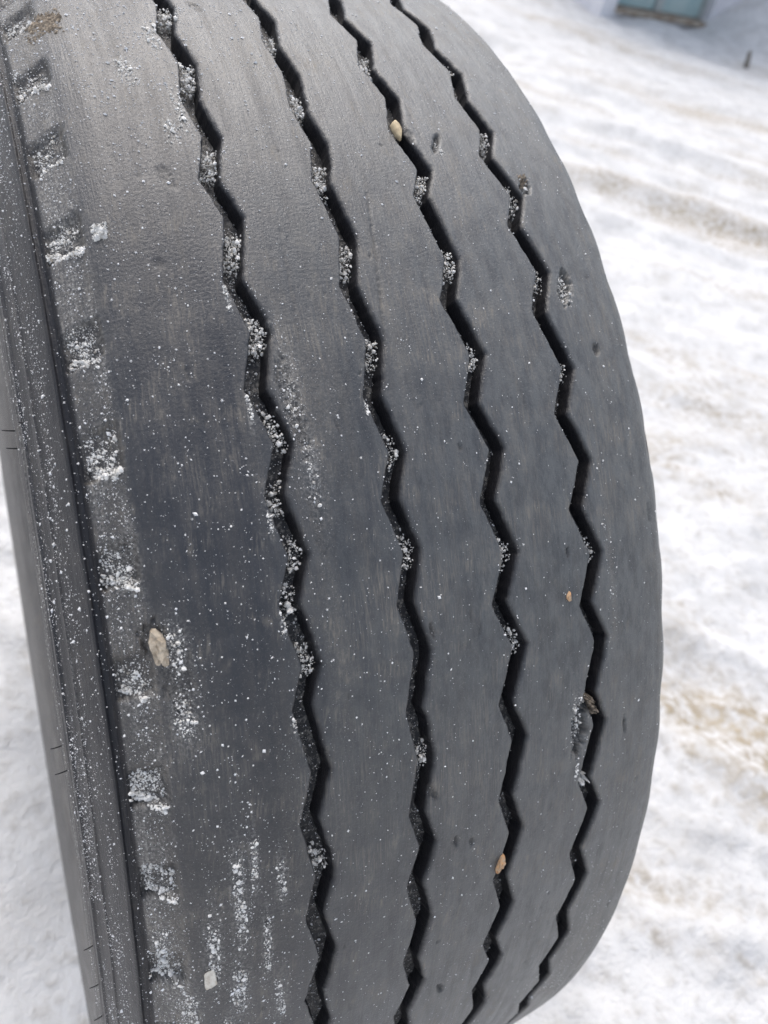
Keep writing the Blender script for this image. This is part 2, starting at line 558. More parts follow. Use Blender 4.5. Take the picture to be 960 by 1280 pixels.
PROF = np.array([(0.128, CROWN * 0.128 ** 2), (0.134, 0.0071), (0.138, 0.0083), (0.142, 0.0099), (0.1455, 0.0117), (0.1482, 0.0136), (0.151, 0.0158),
                 (0.154, 0.0181), (0.158, 0.0212), (0.1625, 0.0244), (0.1640, 0.0258), (0.1648, 0.0274)])


PROF_R = np.array([(0.128, CROWN * 0.128 ** 2), (0.134, 0.0071), (0.138, 0.0086), (0.142, 0.0114), (0.1455, 0.0149), (0.1482, 0.0181), (0.151, 0.0216),
                   (0.154, 0.0252), (0.158, 0.0300), (0.1625, 0.0350), (0.1640, 0.0368), (0.1648, 0.0384)])     # far shoulder, worn rounder


def drop(x):
    ax = np.abs(x)
    sh = np.where(x > 0, np.interp(ax, PROF_R[:, 0], PROF_R[:, 1]), np.interp(ax, PROF[:, 0], PROF[:, 1]))
    return np.where(ax < 0.128, CROWN * ax ** 2, sh)


# chips and cuts: x mm, theta, half-width mm, half-length mm, tilt deg, depth mm
CHIPS = [
    (-72.5, 50.2, 4.5, 26, 6, 1.5), (45.0, 66.1, 1.9, 9, -28, 2.8), (100.8, 56.4, 4.6, 13, -18, 5.0), (112.5, 52.3, 2.6, 4.0, 0, 2.0), (-18.5, 38.0, 1.6, 5, 10, 1.4),
    (71.8, 30.0, 6.0, 18, -4, 6.0), (97.0, 63.4, 4.0, 7, -20, 3.6), (106.3, 29.0, 1.2, 7, 6, 1.6), (67.7, 40.6, 1.3, 3.5, 0, 1.6),
    (9.6, 47.3, 1.1, 2.6, 10, 1.0), (1.0, 24.9, 1.4, 3.0, 8, 1.3), (-9.0, 25.3, 1.4, 3.4, 8, 1.4), (-8.2, 13.2, 2.0, 6, 20, 2.0),
    (-140.0, 38.2, 7.0, 18, 4, 1.4), (-147.0, 40.2, 6.0, 9, 4, 2.4), (-30.0, 45.2, 1.6, 5, 0, 1.0), (-53.0, 49.0, 0.9, 4, 12, 0.6),
    (8.0, 37.4, 0.8, 3.5, -14, 0.8), (-24.0, 29.0, 2.5, 6, 30, 2.0), (-70.0, 44.5, 3.0, 18, 4, 0.8), (-108.0, 63.0, 3.5, 9, 20, 0.6),
    (-62.0, 56.5, 1.0, 40, -3, 0.4), (-15.0, 57.5, 1.1, 48, -8, 0.7), (30.0, 66.5, 3.0, 5, 0, 1.0), (86.0, 17.7, 2.0, 4, 0, 1.2),
    (131.0, 42.0, 1.2, 7, 2, 0.8), (120.0, 57.0, 1.2, 3, 0, 0.6), (-66.0, 77.0, 2.5, 5, 20, 1.0), (-120.0, 58.0, 2.2, 4, 0, 0.5),
]
for _ in range(26):                # long shallow scuffs
    CHIPS.append((rng.uniform(-135, 140), rng.uniform(0, 88), rng.uniform(0.9, 1.6), rng.uniform(8, 30), rng.normal(0, 7), rng.uniform(0.15, 0.4)))
for _ in range(60):
    CHIPS.append((rng.uniform(-135, 140), rng.uniform(0, 88), rng.uniform(0.5, 1.1), rng.uniform(0.9, 4.0), rng.normal(0, 18), rng.uniform(0.3, 0.9)))

# shoulder lug voids: theta of the lower outer corner
NOTCH = [59.27, 53.43, 47.88, 42.6, 37.08, 31.44, 26.05, 20.2, 64.6, 70.0, 75.4]
full = sorted(NOTCH)
nn, n_stop = full[0], full[-1] - 360 + 3
while nn - 5.58 > n_stop:
    nn -= 5.58
    full.append(nn)
ALLN = np.sort(np.array(full))


def disp(x, th, want_chip=False):
    """how far (m) the worn surface lies below its nominal profile"""
    xm = x * 1000
    s = np.radians(th) * R0 * 1000
    d = 0.20 * fbm(xm / 22, s / 60, 2, 201) + 0.06 * fbm(xm / 5, s / 33, 2, 207)
    chip = np.zeros_like(d)
    for cx, ct, a, b, tilt, dep in CHIPS:
        sel = np.abs(((th - ct + 180) % 360) - 180) < math.degrees((b + a + 4) / (R0 * 1000)) * 1.3
        if not sel.any():
            continue
        u = xm[sel] - cx
        w = np.radians(((th[sel] - ct + 180) % 360) - 180) * R0 * 1000
        c, sn = math.cos(rad(tilt)), math.sin(rad(tilt))
        u2, w2 = (u * c + w * sn) / a, (-u * sn + w * c) / b
        rr = np.sqrt(u2 ** 2 + w2 ** 2) + 0.40 * fbm(xm[sel] / 1.8, s[sel] / 3.2, 3, 211)
        mk = sstep(1.02, 0.72, rr)
        chip[sel] = np.maximum(chip[sel], mk * min(1.0, dep / 1.6))
        d[sel] += dep * mk * (0.8 + 0.75 * fbm(xm[sel] / 1.1, s[sel] / 1.5, 3, 215, 0.7))
    # lug voids on both shoulders
    for sg in (-1, 1):
        o = xm * sg            # distance outwards on this side
        m = (o > 135) & (o < 166)
        if not m.any():
            continue
        t = th[m] + (0.0 if sg < 0 else 2.9)
        tw = (t - ALLN[0]) % 360 + ALLN[0]
        i = np.clip(np.searchsorted(ALLN, tw + 0.55) - 1, 0, len(ALLN) - 1)
        om = o[m]
        wob = 0.10 * fbm(om / 3, s[m] / 3, 3, 221)
        lo = ALLN[i] + 0.50 * (163.5 - om) / 16.0
        rel = tw - lo + wob                       # degrees above the lower edge
        x0 = 147.4 if sg < 0 else 152.5
        inx = sstep(x0, x0 + 1.8, om + 0.9 * wob * 8) * sstep(163.6, 162.2, om)
        top = 2.05 + 0.5 * hash2(i, i * 0, 5)
        inz = sstep(0.0, 0.13, rel) * sstep(top + 0.15, top - 0.55, rel)
        if sg > 0:                                # the far shoulder is worn into shallow scallops
            ph = (tw - ALLN[i]) / 5.6
            d[m] += 1.7 * sstep(135.5, 145, om) * (0.5 + 0.5 * np.cos(2 * math.pi * (ph - 0.2))) ** 1.5
        chip[m] = np.maximum(chip[m], inx * inz * 0.9)
        d[m] += inx * inz * (5.4 - 1.2 * rel + 0.8 * fbm(om / 2, s[m] / 2, 3, 225))
    return (d / 1000, chip) if want_chip else d / 1000


def to_world(x, th, r):
    t = np.radians(th)
    return np.stack([x, -r * np.cos(t), r * np.sin(t)], -1)


STREAKS = [(-0.1232, 25.7, 0.0030, 0.034, 330), (-0.1362, 23.0, 0.0034, 0.026, 300), (-0.1153, 27.9, 0.0018, 0.018, 110), (-0.1109, 22.5, 0.0022, 0.024, 150),
           (-0.1250, 19.9, 0.0040, 0.020, 240), (-0.1052, 18.2, 0.0026, 0.018, 110), (-0.1573, 22.1, 0.0034, 0.024, 220), (-0.1390, 36.3, 0.0046, 0.014, 200),
           (-0.1030, 26.5, 0.0024, 0.016, 70), (-0.0724, 51.0, 0.0034, 0.020, 80), (-0.1395, 39.5, 0.0044, 0.014, 160), (-0.1480, 18.6, 0.0038, 0.020, 200), (-0.1310, 16.5, 0.0036, 0.018, 200),
           (-0.0690, 47.0, 0.0030, 0.020, 40), (-0.0925, 50.2, 0.0012, 0.009, 70), (-0.0915, 45.0, 0.0014, 0.008, 70), (-0.0930, 56.0, 0.0014, 0.008, 60), (-0.0370, 50.0, 0.0010, 0.007, 30),
           (-0.0920, 39.9, 0.0013, 0.007, 60), (-0.0916, 34.8, 0.0012, 0.007, 40), (0.0705, 30.2, 0.0046, 0.017, 460), (0.0705, 27.0, 0.0012, 0.007, 40), (-0.1140, 70.5, 0.0050, 0.014, 130),
           (-0.1000, 66.0, 0.0040, 0.012, 90), (-0.0935, 67.5, 0.0030, 0.020, 130), (-0.0955, 73.5, 0.0040, 0.014, 130), (0.1005, 56.2, 0.0034, 0.010, 230), (0.0972, 63.5, 0.0030, 0.005, 70), (0.0455, 65.8, 0.0014, 0.007, 40),
            (-0.0800, 76.0, 0.004, 0.012, 90)]


def rime_map(x, th):
    """white smear in the lug voids and along the rubbed-in streaks"""
    xm = x * 1000
    d = np.zeros_like(x)
    for cx, ct, hw, hl, n in STREAKS:
        d = np.maximum(d, 0.9 * np.exp(-((x - cx) / (hw * 1.1)) ** 2 - (np.radians(th - ct) * R0 / (hl * 0.9)) ** 2))
    for t in NOTCH:
        w = np.radians(th - t - 0.75) * R0 * 1000
        d = np.maximum(d, 0.7 * np.exp(-((xm + 156) / 6.5) ** 4 - ((w + 2) / 5.0) ** 2))
    s = np.radians(th) * R0 * 1000
    band = sstep(-145, -150, xm) * sstep(-168, -163, xm)
    d = np.maximum(d, 0.45 * band * sstep(-0.3, 0.5, fbm(xm / 5, s / 16, 3, 321)))
    d = np.maximum(d, 0.35 * sstep(58, 80, th) * sstep(40, -120, xm) * sstep(-0.1, 0.6, fbm(xm / 7, s / 14, 3, 325)))
    for k in range(4):
        g = np.abs(x - groove_x(k, th)) * 1000
        d = np.maximum(d, (0.5, 0.35, 0.3, 0.3)[k] * np.exp(-((g - 4.6) / 1.6) ** 2) * sstep(0.0, 0.6, fbm(xm / 6, s / 9, 3, 329 + k)))
    return d


def dust_sheen_map(x, th):
    """how much dry dirt and rime the rubber carries, plus a sheen painted in at the top"""
    xm = x * 1000
    s = np.radians(th) * R0 * 1000
    st = fbm(xm / 4.0, s / 70, 3, 301)
    d = 0.05 + 0.10 * sstep(0.1, 0.8, st)
    band = sstep(-146, -150, xm) * sstep(-167, -163, xm)
    d = d + 0.30 * band
    d = d + 0.16 * sstep(60, 80, th) * (0.6 + 0.5 * fbm(xm / 14, s / 24, 3, 305)) * sstep(60, -110, xm)
    d = d + 0.08 * sstep(60, 84, th)  # even pale lift, standing in for sky sheen on the top
    for cx, ct, a, b, k in ((-72, 50, 7, 40, 0.55), (-140, 37.5, 10, 30, 0.35), (-120, 21, 16, 60, 0.35), (-150, 21, 14, 50, 0.35), (-60, 50, 12, 46, 0.22),
                            (-70, 40, 5, 60, 0.25), (-95, 30, 6, 50, 0.15), (100, 12, 16, 70, 0.30), (98, 40, 3, 90, 0.28), (125, 45, 22, 400, 0.16), (-147, 75, 9, 18, 0.6),
                            (-5, 30, 10, 60, 0.10), (-14, 53, 6, 60, 0.12), (42, 60, 8, 50, 0.16), (-100, 68, 8, 30, 0.4), (115, 5, 25, 60, 0.35)):
        d = d + k * np.exp(-((xm - cx) / a) ** 2 - (np.radians(th - ct) * R0 * 1000 / b) ** 2) * (0.75 + 0.6 * st)
    return np.clip(d, 0, 1)


# rows round the wheel: fine where the tread is worn into view, coarser elsewhere
TH_FINE = np.arange(-12.0, 93.0, 0.10)
TH_COARSE = np.arange(93.2, 347.6, 0.70)
TH = np.concatenate([TH_FINE, TH_COARSE])
NT = len(TH)
THN = np.where(TH > 200, TH - 360, TH)

tyre = bpy.data.objects.new('truck_tyre', None)
link(tyre)
tyre.location = HUB
tag(tyre, 'large worn black truck tyre with four zigzag grooves, standing upright on snow', 'tyre')


def nick(th, seed):
    """small bites broken out of a groove lip (m)"""
    return 0.0009 * sstep(0.25, 0.70, fbm(th * 0.45, th * 0 + 0.5, 2, seed)) * (0.6 + 0.8 * np.abs(fbm(th * 3.1, th * 0 + 2.5, 2, seed + 3)))


def build_rib(i):
    w = NT
    lipn = 7
    if i > 0:
        xl = groove_x(i - 1, TH) + GW / 2 - 0.0007 + 0.0006 * fbm(TH * 1.7, TH * 0 + i, 4, 401, 0.65) + nick(TH, 405 + i)
        rl = np.full(w, 0.0029)
    if i < 4:
        xr = groove_x(i, TH) - GW / 2 + 0.0006 * fbm(TH * 1.7, TH * 0 + i + 9, 4, 402, 0.65) - nick(TH, 415 + i)
        rr = np.full(w, 0.0011)
    cols_x, cols_d = [], []            # each (NT,) x and nominal depth below the crown profile
    top_flag = []
    ntop = 48

    if i > 0:
        for dep, off in ((GD + 0.002, -0.0009), (GD * 0.75, -0.0006), (GD * 0.55, -0.0003)):
            cols_x.append(xl + off); cols_d.append(np.full(w, dep)); top_flag.append(0.0)
        for a in np.linspace(0, math.pi / 2, lipn, endpoint=False):
            cols_x.append(xl + rl * (1 - math.cos(a))); cols_d.append(rl * 1.0 * (1 - math.sin(a))); top_flag.append(a / (math.pi / 2))
    x_in = (xl + rl) if i > 0 else None
    x_out = (xr - rr) if i < 4 else None
    if i == 0:
        outer = -np.concatenate([PROF[::-1, 0][:3], np.linspace(0.1615, 0.140, 34)])
        for xo in outer:
            cols_x.append(np.full(w, xo)); cols_d.append(np.zeros(w)); top_flag.append(1.0 if abs(xo) < 0.1638 else 0.0)
        x_in = np.full(w, -0.1392)
    if i == 4:
        x_out = np.full(w, 0.1392)
    mi, mo = x_in.mean(), x_out.mean()
    for t in np.linspace(0, 1, ntop):              # rows bend with the zig-zag only close to the lips
        cols_x.append(mi + (mo - mi) * t + (x_in - mi) * (1 - t) ** 6 + (x_out - mo) * t ** 6); cols_d.append(np.zeros(w)); top_flag.append(1.0)
    if i == 4:
        outer = np.concatenate([np.linspace(0.140, 0.1615, 34), PROF[-3:, 0]])
        for xo in outer:
            cols_x.append(np.full(w, xo)); cols_d.append(np.zeros(w)); top_flag.append(1.0 if abs(xo) < 0.1638 else 0.0)
    if i < 4:
        for a in np.linspace(math.pi / 2, 0, lipn + 1)[1:]:
            cols_x.append(xr - rr * (1 - math.cos(a))); cols_d.append(rr * (1 - math.sin(a))); top_flag.append(a / (math.pi / 2))
        for dep, off in ((GD * 0.5, 0.0003), (GD * 0.75, 0.0006), (GD + 0.002, 0.0009)):
            cols_x.append(xr + off); cols_d.append(np.full(w, dep)); top_flag.append(0.0)
    X = np.stack(cols_x, 1)
    D = np.stack(cols_d, 1)
    fl = np.array(top_flag)[None, :]
    T = np.repeat(TH[:, None], X.shape[1], 1)
    TN = np.repeat(THN[:, None], X.shape[1], 1)
    dd, chip = disp(X, TN, True)
    dd = dd * np.clip(fl * 1.3, 0, 1)
    r = R0 - drop(X) - D - dd
    v = to_world(X, T, r).reshape(-1, 3)
    arc = np.cumsum(np.concatenate([np.zeros((w, 1)), np.hypot(np.diff(X, axis=1), np.diff(r + dd, axis=1))], 1), 1) + X[:, :1]
    uv = np.stack([arc, np.radians(TN) * R0], -1).reshape(-1, 2)
    du = np.clip(dust_sheen_map(X, TN) + 0.22 * chip, 0, 1) * np.clip(fl, 0.25, 1)
    o = mesh_obj('tread_rib', v, grid_faces(NT, X.shape[1], wrap=True, flip=False), M_RUB, tyre, uv=uv, attrs={'dust': du.ravel(), 'abrade_sheen': (np.clip(np.interp(X, (-0.16, -0.100, -0.085, 0.0, 0.09, 0.145), (0.0, 0.0, 0.26, 0.62, 0.85, 1.0)) + 0.30 * sstep(56, 82, TN) * sstep(-0.10, 0.10, X) + 0.22 * sstep(26, 10, TN), 0, 1) * np.clip(fl, 0, 1)).ravel(), 'rime': (rime_map(X, TN) * np.clip(fl, 0, 1)).ravel(), 'wear': (np.clip(fl * 1.15 - 0.15, 0, 1) * (1 - 0.55 * chip)).ravel()})  # grey rises to the right, top and bottom: wear plus painted reflected light
    if i in (0, 4):
        o['label'] = 'outer tread rib with a row of lug voids along its shoulder'
    return o


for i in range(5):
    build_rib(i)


def groove_floor(k):
    c = groove_x(k, TH)
    cols = np.linspace(-1, 1, 9)
    X = c[:, None] + cols[None] * (GW / 2 + 0.0012)
    T = np.repeat(TH[:, None], 9, 1)
    TN = np.repeat(THN[:, None], 9, 1)
    s = np.radians(TN) * R0 * 1000
    r = R0 - drop(X) - GD + 0.0007 * fbm(X * 1000 / 3, s / 4, 3, 501 + k)
    v = to_world(X, T, r).reshape(-1, 3)
    uv = np.stack([X, np.radians(TN) * R0], -1).reshape(-1, 2)
    mesh_obj('groove_floor', v, grid_faces(NT, 9, wrap=True), M_GROOVE, tyre, uv=uv)


for k in range(4):
    groove_floor(k)

# sidewall profile: (x outwards, drop below R0)
SIDE = [(0.1644, 0.0276), (0.1654, 0.0292), (0.1674, 0.0302), (0.1686, 0.0294), (0.1696, 0.0304), (0.1720, 0.0350), (0.1752, 0.0420), (0.1774, 0.0474),
        (0.1780, 0.0490), (0.1790, 0.0496), (0.1793, 0.0516), (0.1800, 0.0540), (0.1812, 0.0570), (0.1826, 0.0610), (0.1840, 0.0619), (0.1844, 0.0645),
        (0.1852, 0.0690), (0.1860, 0.0760), (0.1865, 0.0840), (0.1867, 0.0920), (0.1864, 0.1050), (0.1856, 0.1180), (0.1842, 0.1340), (0.1822, 0.1500), (0.1796, 0.1680),
        (0.1762, 0.1860), (0.1715, 0.2020), (0.1660, 0.2150), (0.1610, 0.2230), (0.1585, 0.2290)]
SIDE_UP = np.array(SIDE[:20])
BEAD = [(0.1585, 0.2290), (0.1600, 0.2340), (0.1595, 0.2400), (0.1560, 0.2455), (0.1500, 0.2485), (0.1400, 0.2490), (0.1330, 0.2470), (0.1300, 0.2420)]
LINER = [(0.1300, 0.2420), (0.1360, 0.2250), (0.1480, 0.1950), (0.1600, 0.1550), (0.1620, 0.1150), (0.1560, 0.0750), (0.1400, 0.0500), (0.1100, 0.0380), (0.05, 0.0330), (0.0, 0.0320)]
THS = np.concatenate([np.arange(-12.0, 93.0, 0.5), np.arange(93.5, 347.6, 1.5)])


def revolve(name, prof, mat, sg, flip, sub=3, rough=True):
    p = np.array(prof)
    # resample the profile finely
    tt = np.arange(len(p))
    fine = np.linspace(0, len(p) - 1, (len(p) - 1) * sub + 1)
    px, pd = np.interp(fine, tt, p[:, 0]), np.interp(fine, tt, p[:, 1])
    if sub > 1:
        kx, kd = px.copy(), pd.copy()
        kx[1:-1] = (px[:-2] + 2 * px[1:-1] + px[2:]) / 4
        kd[1:-1] = (pd[:-2] + 2 * pd[1:-1] + pd[2:]) / 4
        px, pd = kx, kd
    if sg > 0:
        pd = pd + 0.0102 * np.clip((0.075 - pd) / 0.045, 0, 1)
    X = np.repeat(px[None] * sg, len(THS), 0)
    Dp = np.repeat(pd[None], len(THS), 0)
    T = np.repeat(THS[:, None], len(px), 1)
    TN = np.where(T > 200, T - 360, T)
    s = np.radians(TN) * R0 * 1000
    if rough:
        for rd in (0.0662, 0.0710, 0.0765, 0.0830):
            X = X + sg * 0.0006 * np.exp(-((Dp - rd) / 0.0007) ** 2)
        X = X + sg * 0.00025 * fbm(Dp * 1000 / 8, s / 30, 3, 601)
    v = to_world(X, T, R0 - Dp).reshape(-1, 3)
    arc = np.concatenate([[0], np.cumsum(np.hypot(np.diff(px), np.diff(pd)))])
    uv = np.stack([np.repeat((0.4 + arc)[None], len(THS), 0), np.radians(TN) * R0], -1).reshape(-1, 2)
    dm = Dp * 1000
    st = fbm(dm / 2.2, s / 60, 3, 611)
    du = 0.02 + 0.14 * sstep(0.15, 0.8, st) + 0.40 * sstep(61, 74, dm) * (0.7 + 0.5 * st) + 0.25 * np.exp(-((dm - 49.5) / 1.6) ** 2)
    du = du + 0.14 * sstep(60, 78, TN) - 0.10 * np.exp(-((dm - 31.0) / 2.5) ** 2)
    return mesh_obj(name, v, grid_faces(len(THS), len(px), wrap=True, flip=flip), mat, tyre, uv=uv, attrs={'dust': np.clip(du, 0, 1).ravel(), 'abrade_sheen': np.zeros(du.size), 'rime': (0.75 * sstep(58, 70, dm) * sstep(0.0, 0.5, st) + 0.4 * np.exp(-((dm - 49.5) / 1.2) ** 2) * sstep(-0.2, 0.4, st)).ravel(),
                           'wear': np.where(dm < 30.6, 0.3, 0.40 + 0.35 * sstep(60, 70, dm)).ravel()})


for sg in (-1, 1):
    revolve('sidewall', SIDE, M_RUB, sg, sg < 0, sub=8)
    revolve('bead', BEAD, M_INNER, sg, sg < 0, rough=False)
    revolve('inner_liner', LINER, M_INNER, sg, sg < 0, rough=False)


def side_point(xm, th):
    """point on the left sidewall at |x| = xm"""
    d = np.interp(xm, SIDE_UP[:, 0], SIDE_UP[:, 1])
    return np.array([-xm, -(R0 - d) * math.cos(rad(th)), (R0 - d) * math.sin(rad(th))])


def vent(xm, th, ln, lean):
    a = side_point(xm, th)
    rd = np.array([0, -math.cos(rad(th)), math.sin(rad(th))])
    dirv = np.array([-1.0, 0, 0]) * 0.85 + rd * lean
    dirv /= np.linalg.norm(dirv)
    e1 = np.cross(dirv, [0, 0, 1.0]); e1 /= np.linalg.norm(e1)
    e2 = np.cross(dirv, e1)
    v, f = [], []
    for j, (t, r) in enumerate(((-0.15, 0.0004), (0.3, 0.00036), (0.7, 0.00032), (1.0, 0.00022))):
        bend = e1 * (0.0006 * t * t)
        for k in range(6):
            an = k * math.pi / 3
            v.append(a + dirv * ln * t + bend + (e1 * math.cos(an) + e2 * math.sin(an)) * r)
    for j in range(3):
        for k in range(6):
            f.append((j * 6 + k, j * 6 + (k + 1) % 6, (j + 1) * 6 + (k + 1) % 6, (j + 1) * 6 + k))
    f += [(18, 19, 20, 21), (18, 21, 22, 23)]
    mesh_obj('rubber_vent', v, f, M_INNER, tyre)


for xm, th, ln, le in ((0.1862, 52.6, 0.006, 0.25), (0.1864, 51.6, 0.005, 0.2), (0.1830, 52.4, 0.002, 0.2), (0.1864, 32.8, 0.0055, 0.3), (0.1858, 31.6, 0.006, 0.35),
                       (0.1852, 18.6, 0.005, 0.3), (0.1848, 15.1, 0.005, 0.2), (0.1848, 11.5, 0.005, 0.3)):
    vent(xm, th, ln, le)


# ------------------------------------------------------------------ what lies on the tyre
def surf_r(x, th):
    """radius of the outer surface (grooves included) at x, theta (arrays)"""
    ax = np.abs(x)
    r = np.where(ax < 0.1645, R0 - drop(x) - disp(x, th), R0 - np.interp(ax, SIDE_UP[:, 0], SIDE_UP[:, 1]))
    for k in range(4):
        dx = np.abs(x - groove_x(k, th))
        r = np.where(dx < GW / 2, R0 - drop(x) - GD + 0.0006, r)
    return r


def crust(name, cx, ct, hw, hl, thick, thr, mat, seed, label=None, category=None, group=None, tilt=0.0, in_groove=None, fill=0.0, step=0.00036, sc=1.6):
    """thin knobbly crust of snow or dirt that follows the rubber; cx m, ct deg, half sizes m"""
    nu, nw = max(8, int(2 * hw / step)), max(8, int(2 * hl / step))
    u = np.linspace(-hw, hw, nu)
    w = np.linspace(-hl, hl, nw)
    U, W = np.meshgrid(u, w, indexing='ij')
    c, s = math.cos(rad(tilt)), math.sin(rad(tilt))
    th = ct + np.degrees((U * s + W * c) / R0)
    x = cx + U * c - W * s
    if in_groove is not None:
        x = groove_x(in_groove, th) + U
    n = 1.25 * fbm(U * 1000 / sc, W * 1000 / sc, 4, seed, 0.75)
    gr = fbm(U * 1000 / 0.75, W * 1000 / 0.75, 2, seed + 7)
    edge = 1 - np.maximum((np.abs(U) / hw) ** 3, (W / hl) ** 2)
    m = n + edge * 1.1 - 0.55 - thr
    h = np.clip(m, 0, 0.8) / 0.8
    top = thick * (0.45 * np.sqrt(h) + 0.55 * h + 0.45 * gr * (h > 0))
    if in_groove is not None:
        base = R0 - drop(x) - GD
        r = base + fill * np.sqrt(h) + 0.5 * top
        lim = R0 - drop(x) - 0.0004 + 0.0006 * gr
        r = np.minimum(r, lim)
        keep = h > 0
    else:
        base = surf_r(x, th)
        r = base + top - 0.0003
        keep = h > 0
    lift = np.where(keep, r, base - 0.0008)
    v = to_world(x, th, lift) + np.array(HUB)
    f = grid_faces(nu, nw)
    kf = keep.ravel()[f].any(1)
    f = f[kf]
    if len(f) < 6:
        return None
    used = np.unique(f)
    remap = np.full(nu * nw, -1)
    remap[used] = np.arange(len(used))
    vv = v.reshape(-1, 3)[used]
    org = vv.mean(0)
    o = mesh_obj(name, vv - org, remap[f][:, ::-1], mat, smooth=True)
    o.location = org
    if label:
        tag(o, label, category, group)
    return o


ICO = None


def grain_mesh(name, P, size, er, mat, flat=0.7):
    """crumbly snow: one jittered 20-sided grain per point, joined"""
    global ICO
    if ICO is None:
        g = (1 + 5 ** 0.5) / 2
        V = np.array([(-1, g, 0), (1, g, 0), (-1, -g, 0), (1, -g, 0), (0, -1, g), (0, 1, g), (0, -1, -g), (0, 1, -g), (g, 0, -1), (g, 0, 1), (-g, 0, -1), (-g, 0, 1)]) / math.hypot(1, g)
        F = np.array([(0, 11, 5), (0, 5, 1), (0, 1, 7), (0, 7, 10), (0, 10, 11), (1, 5, 9), (5, 11, 4), (11, 10, 2), (10, 7, 6), (7, 1, 8),
                      (3, 9, 4), (3, 4, 2), (3, 2, 6), (3, 6, 8), (3, 8, 9), (4, 9, 5), (2, 4, 11), (6, 2, 10), (8, 6, 7), (9, 8, 1)])
        ICO = (V, F)
    V, F = ICO
    n = len(P)
    jit = rng.uniform(0.65, 1.25, (n, 12, 1))
    sc = rng.uniform(0.7, 1.3, (n, 1, 3))
    L = V[None] * jit * sc * size[:, None, None]
    vv = P[:, None, :] + L
    ff = (np.arange(n)[:, None, None] * 12 + F[None]).reshape(-1, 3)
    org = P.mean(0)
    o = mesh_obj(name, vv.reshape(-1, 3) - org, ff, mat, smooth=False)
    o.location = org
    return o


def heap_pts(cx, ct, hw, hl, n, thick, med, tilt=0.0, seed=0, in_groove=None, fill=0.0, thr=0.0, sc=2.4):
    """points of a crumbly snow patch that follows the rubber"""
    U = rng.uniform(-hw, hw, n * 3)
    W = rng.uniform(-hl, hl, n * 3)
    nz = fbm(U * 1000 / sc, W * 1000 / sc, 3, seed, 0.6)
    edge = 1 - np.maximum((np.abs(U) / hw) ** 4, (np.abs(W) / hl) ** 2.5)
    k = (nz * 0.9 + edge - 0.35 - thr) > rng.uniform(0, 0.6, n * 3)
    U, W, nz, edge = U[k][:n], W[k][:n], nz[k][:n], edge[k][:n]
    c, s = math.cos(rad(tilt)), math.sin(rad(tilt))
    th = ct + np.degrees((U * s + W * c) / R0)
    x = cx + U * c - W * s
    size = np.clip(np.exp(rng.normal(math.log(med * 0.85), 0.62, len(U))), 0.00010, 0.0013)
    if in_groove is not None:
        x = groove_x(in_groove, th) + U
        r = R0 - drop(x) - GD + rng.random(len(U)) * fill * np.clip(edge + 0.3 * nz, 0.1, 1)
    else:
        r = surf_r(x, th) + rng.random(len(U)) ** 1.5 * thick * np.clip(edge, 0, 1)
    return to_world(x, th, r) + np.array(HUB), size


VOIDS = {75.4: (0.5, 'sparse snow in the shoulder void right beside the tan dirt patch'),
         70.0: (0.5, 'sparse snow in the shoulder void just below the tan dirt patch'),
         64.6: (0.6, 'snow in the shoulder void just above the fullest one'),
         59.27: (1.25, 'thick white snow filling the fullest shoulder void, beside a gritty clod'),
         53.43: (1.0, 'bright snow in the shoulder void just below the fullest one'),
         47.88: (1.0, 'cream bar of snow in the second shoulder void below the fullest one'),
         42.6: (0.85, 'snow in the shoulder void just above the beige pebble'),
         37.08: (0.6, 'snow in the shoulder void just below the beige pebble'),
         31.44: (0.9, 'snow in the second shoulder void below the beige pebble'),
         26.05: (0.9, 'snow in the third shoulder void below the beige pebble'),
         20.2: (0.6, 'thin snow in the shoulder void nearest the pale cream pebble')}
for j, (t, (big, lab)) in enumerate(VOIDS.items()):
    a = heap_pts(-0.1558 + rng.normal(0, 0.0008), t + 0.42, 0.0080 * rng.uniform(0.6, 1.0), 0.0012 + 0.0018 * big * rng.uniform(0.4, 1.1), int(330 * big * rng.uniform(0.4, 1.1)), 0.0018, 0.00036, -16 + rng.normal(0, 5), 700 + j, thr=-0.3)
    b = heap_pts(-0.1560, t + 1.35, 0.0078, 0.0102, int(620 * big * rng.uniform(0.5, 1.1)), 0.0005, 0.00022, 0, 730 + j, thr=0.30 - 0.1 * big, sc=3.6)
    o = grain_mesh('snow_clump', np.concatenate([a[0], b[0]]), np.concatenate([a[1], b[1]]), None, M_CLUMP)
    tag(o, lab, 'snow clump', 'snow packed in the shoulder voids')

GSNOW = [(0, 70.6, 1.0), (0, 64.3, 0.85), (0, 58.8, 0.9), (0, 54.3, 0.8), (0, 76.6, 0.8), (1, 74.6, 0.6), (1, 68.7, 0.85), (1, 63.4, 0.7), (1, 58.2, 0.6), (1, 52.8, 0.5),
         (2, 73.1, 0.75), (2, 63.1, 0.7), (2, 57.9, 0.65), (3, 67.3, 0.65), (3, 62.9, 0.65), (3, 74.5, 0.6), (0, 49.2, 0.6), (0, 43.0, 0.45), (1, 42.2, 0.4), (2, 52.4, 0.4), (2, 36.3, 0.45),
         (0, 37.8, 0.5), (0, 26.4, 0.4), (1, 31.0, 0.4), (3, 40.5, 0.35), (1, 47.6, 0.35), (2, 41.2, 0.35), (3, 56.9, 0.3), (3, 51.0, 0.3), (0, 46.0, 0.4), (0, 40.8, 0.4)]
gname = {0: 'groove beside the void-lined rib', 1: 'second groove in from the void-lined rib', 2: 'third groove in from the void-lined rib', 3: 'groove farthest from the void-lined rib'}
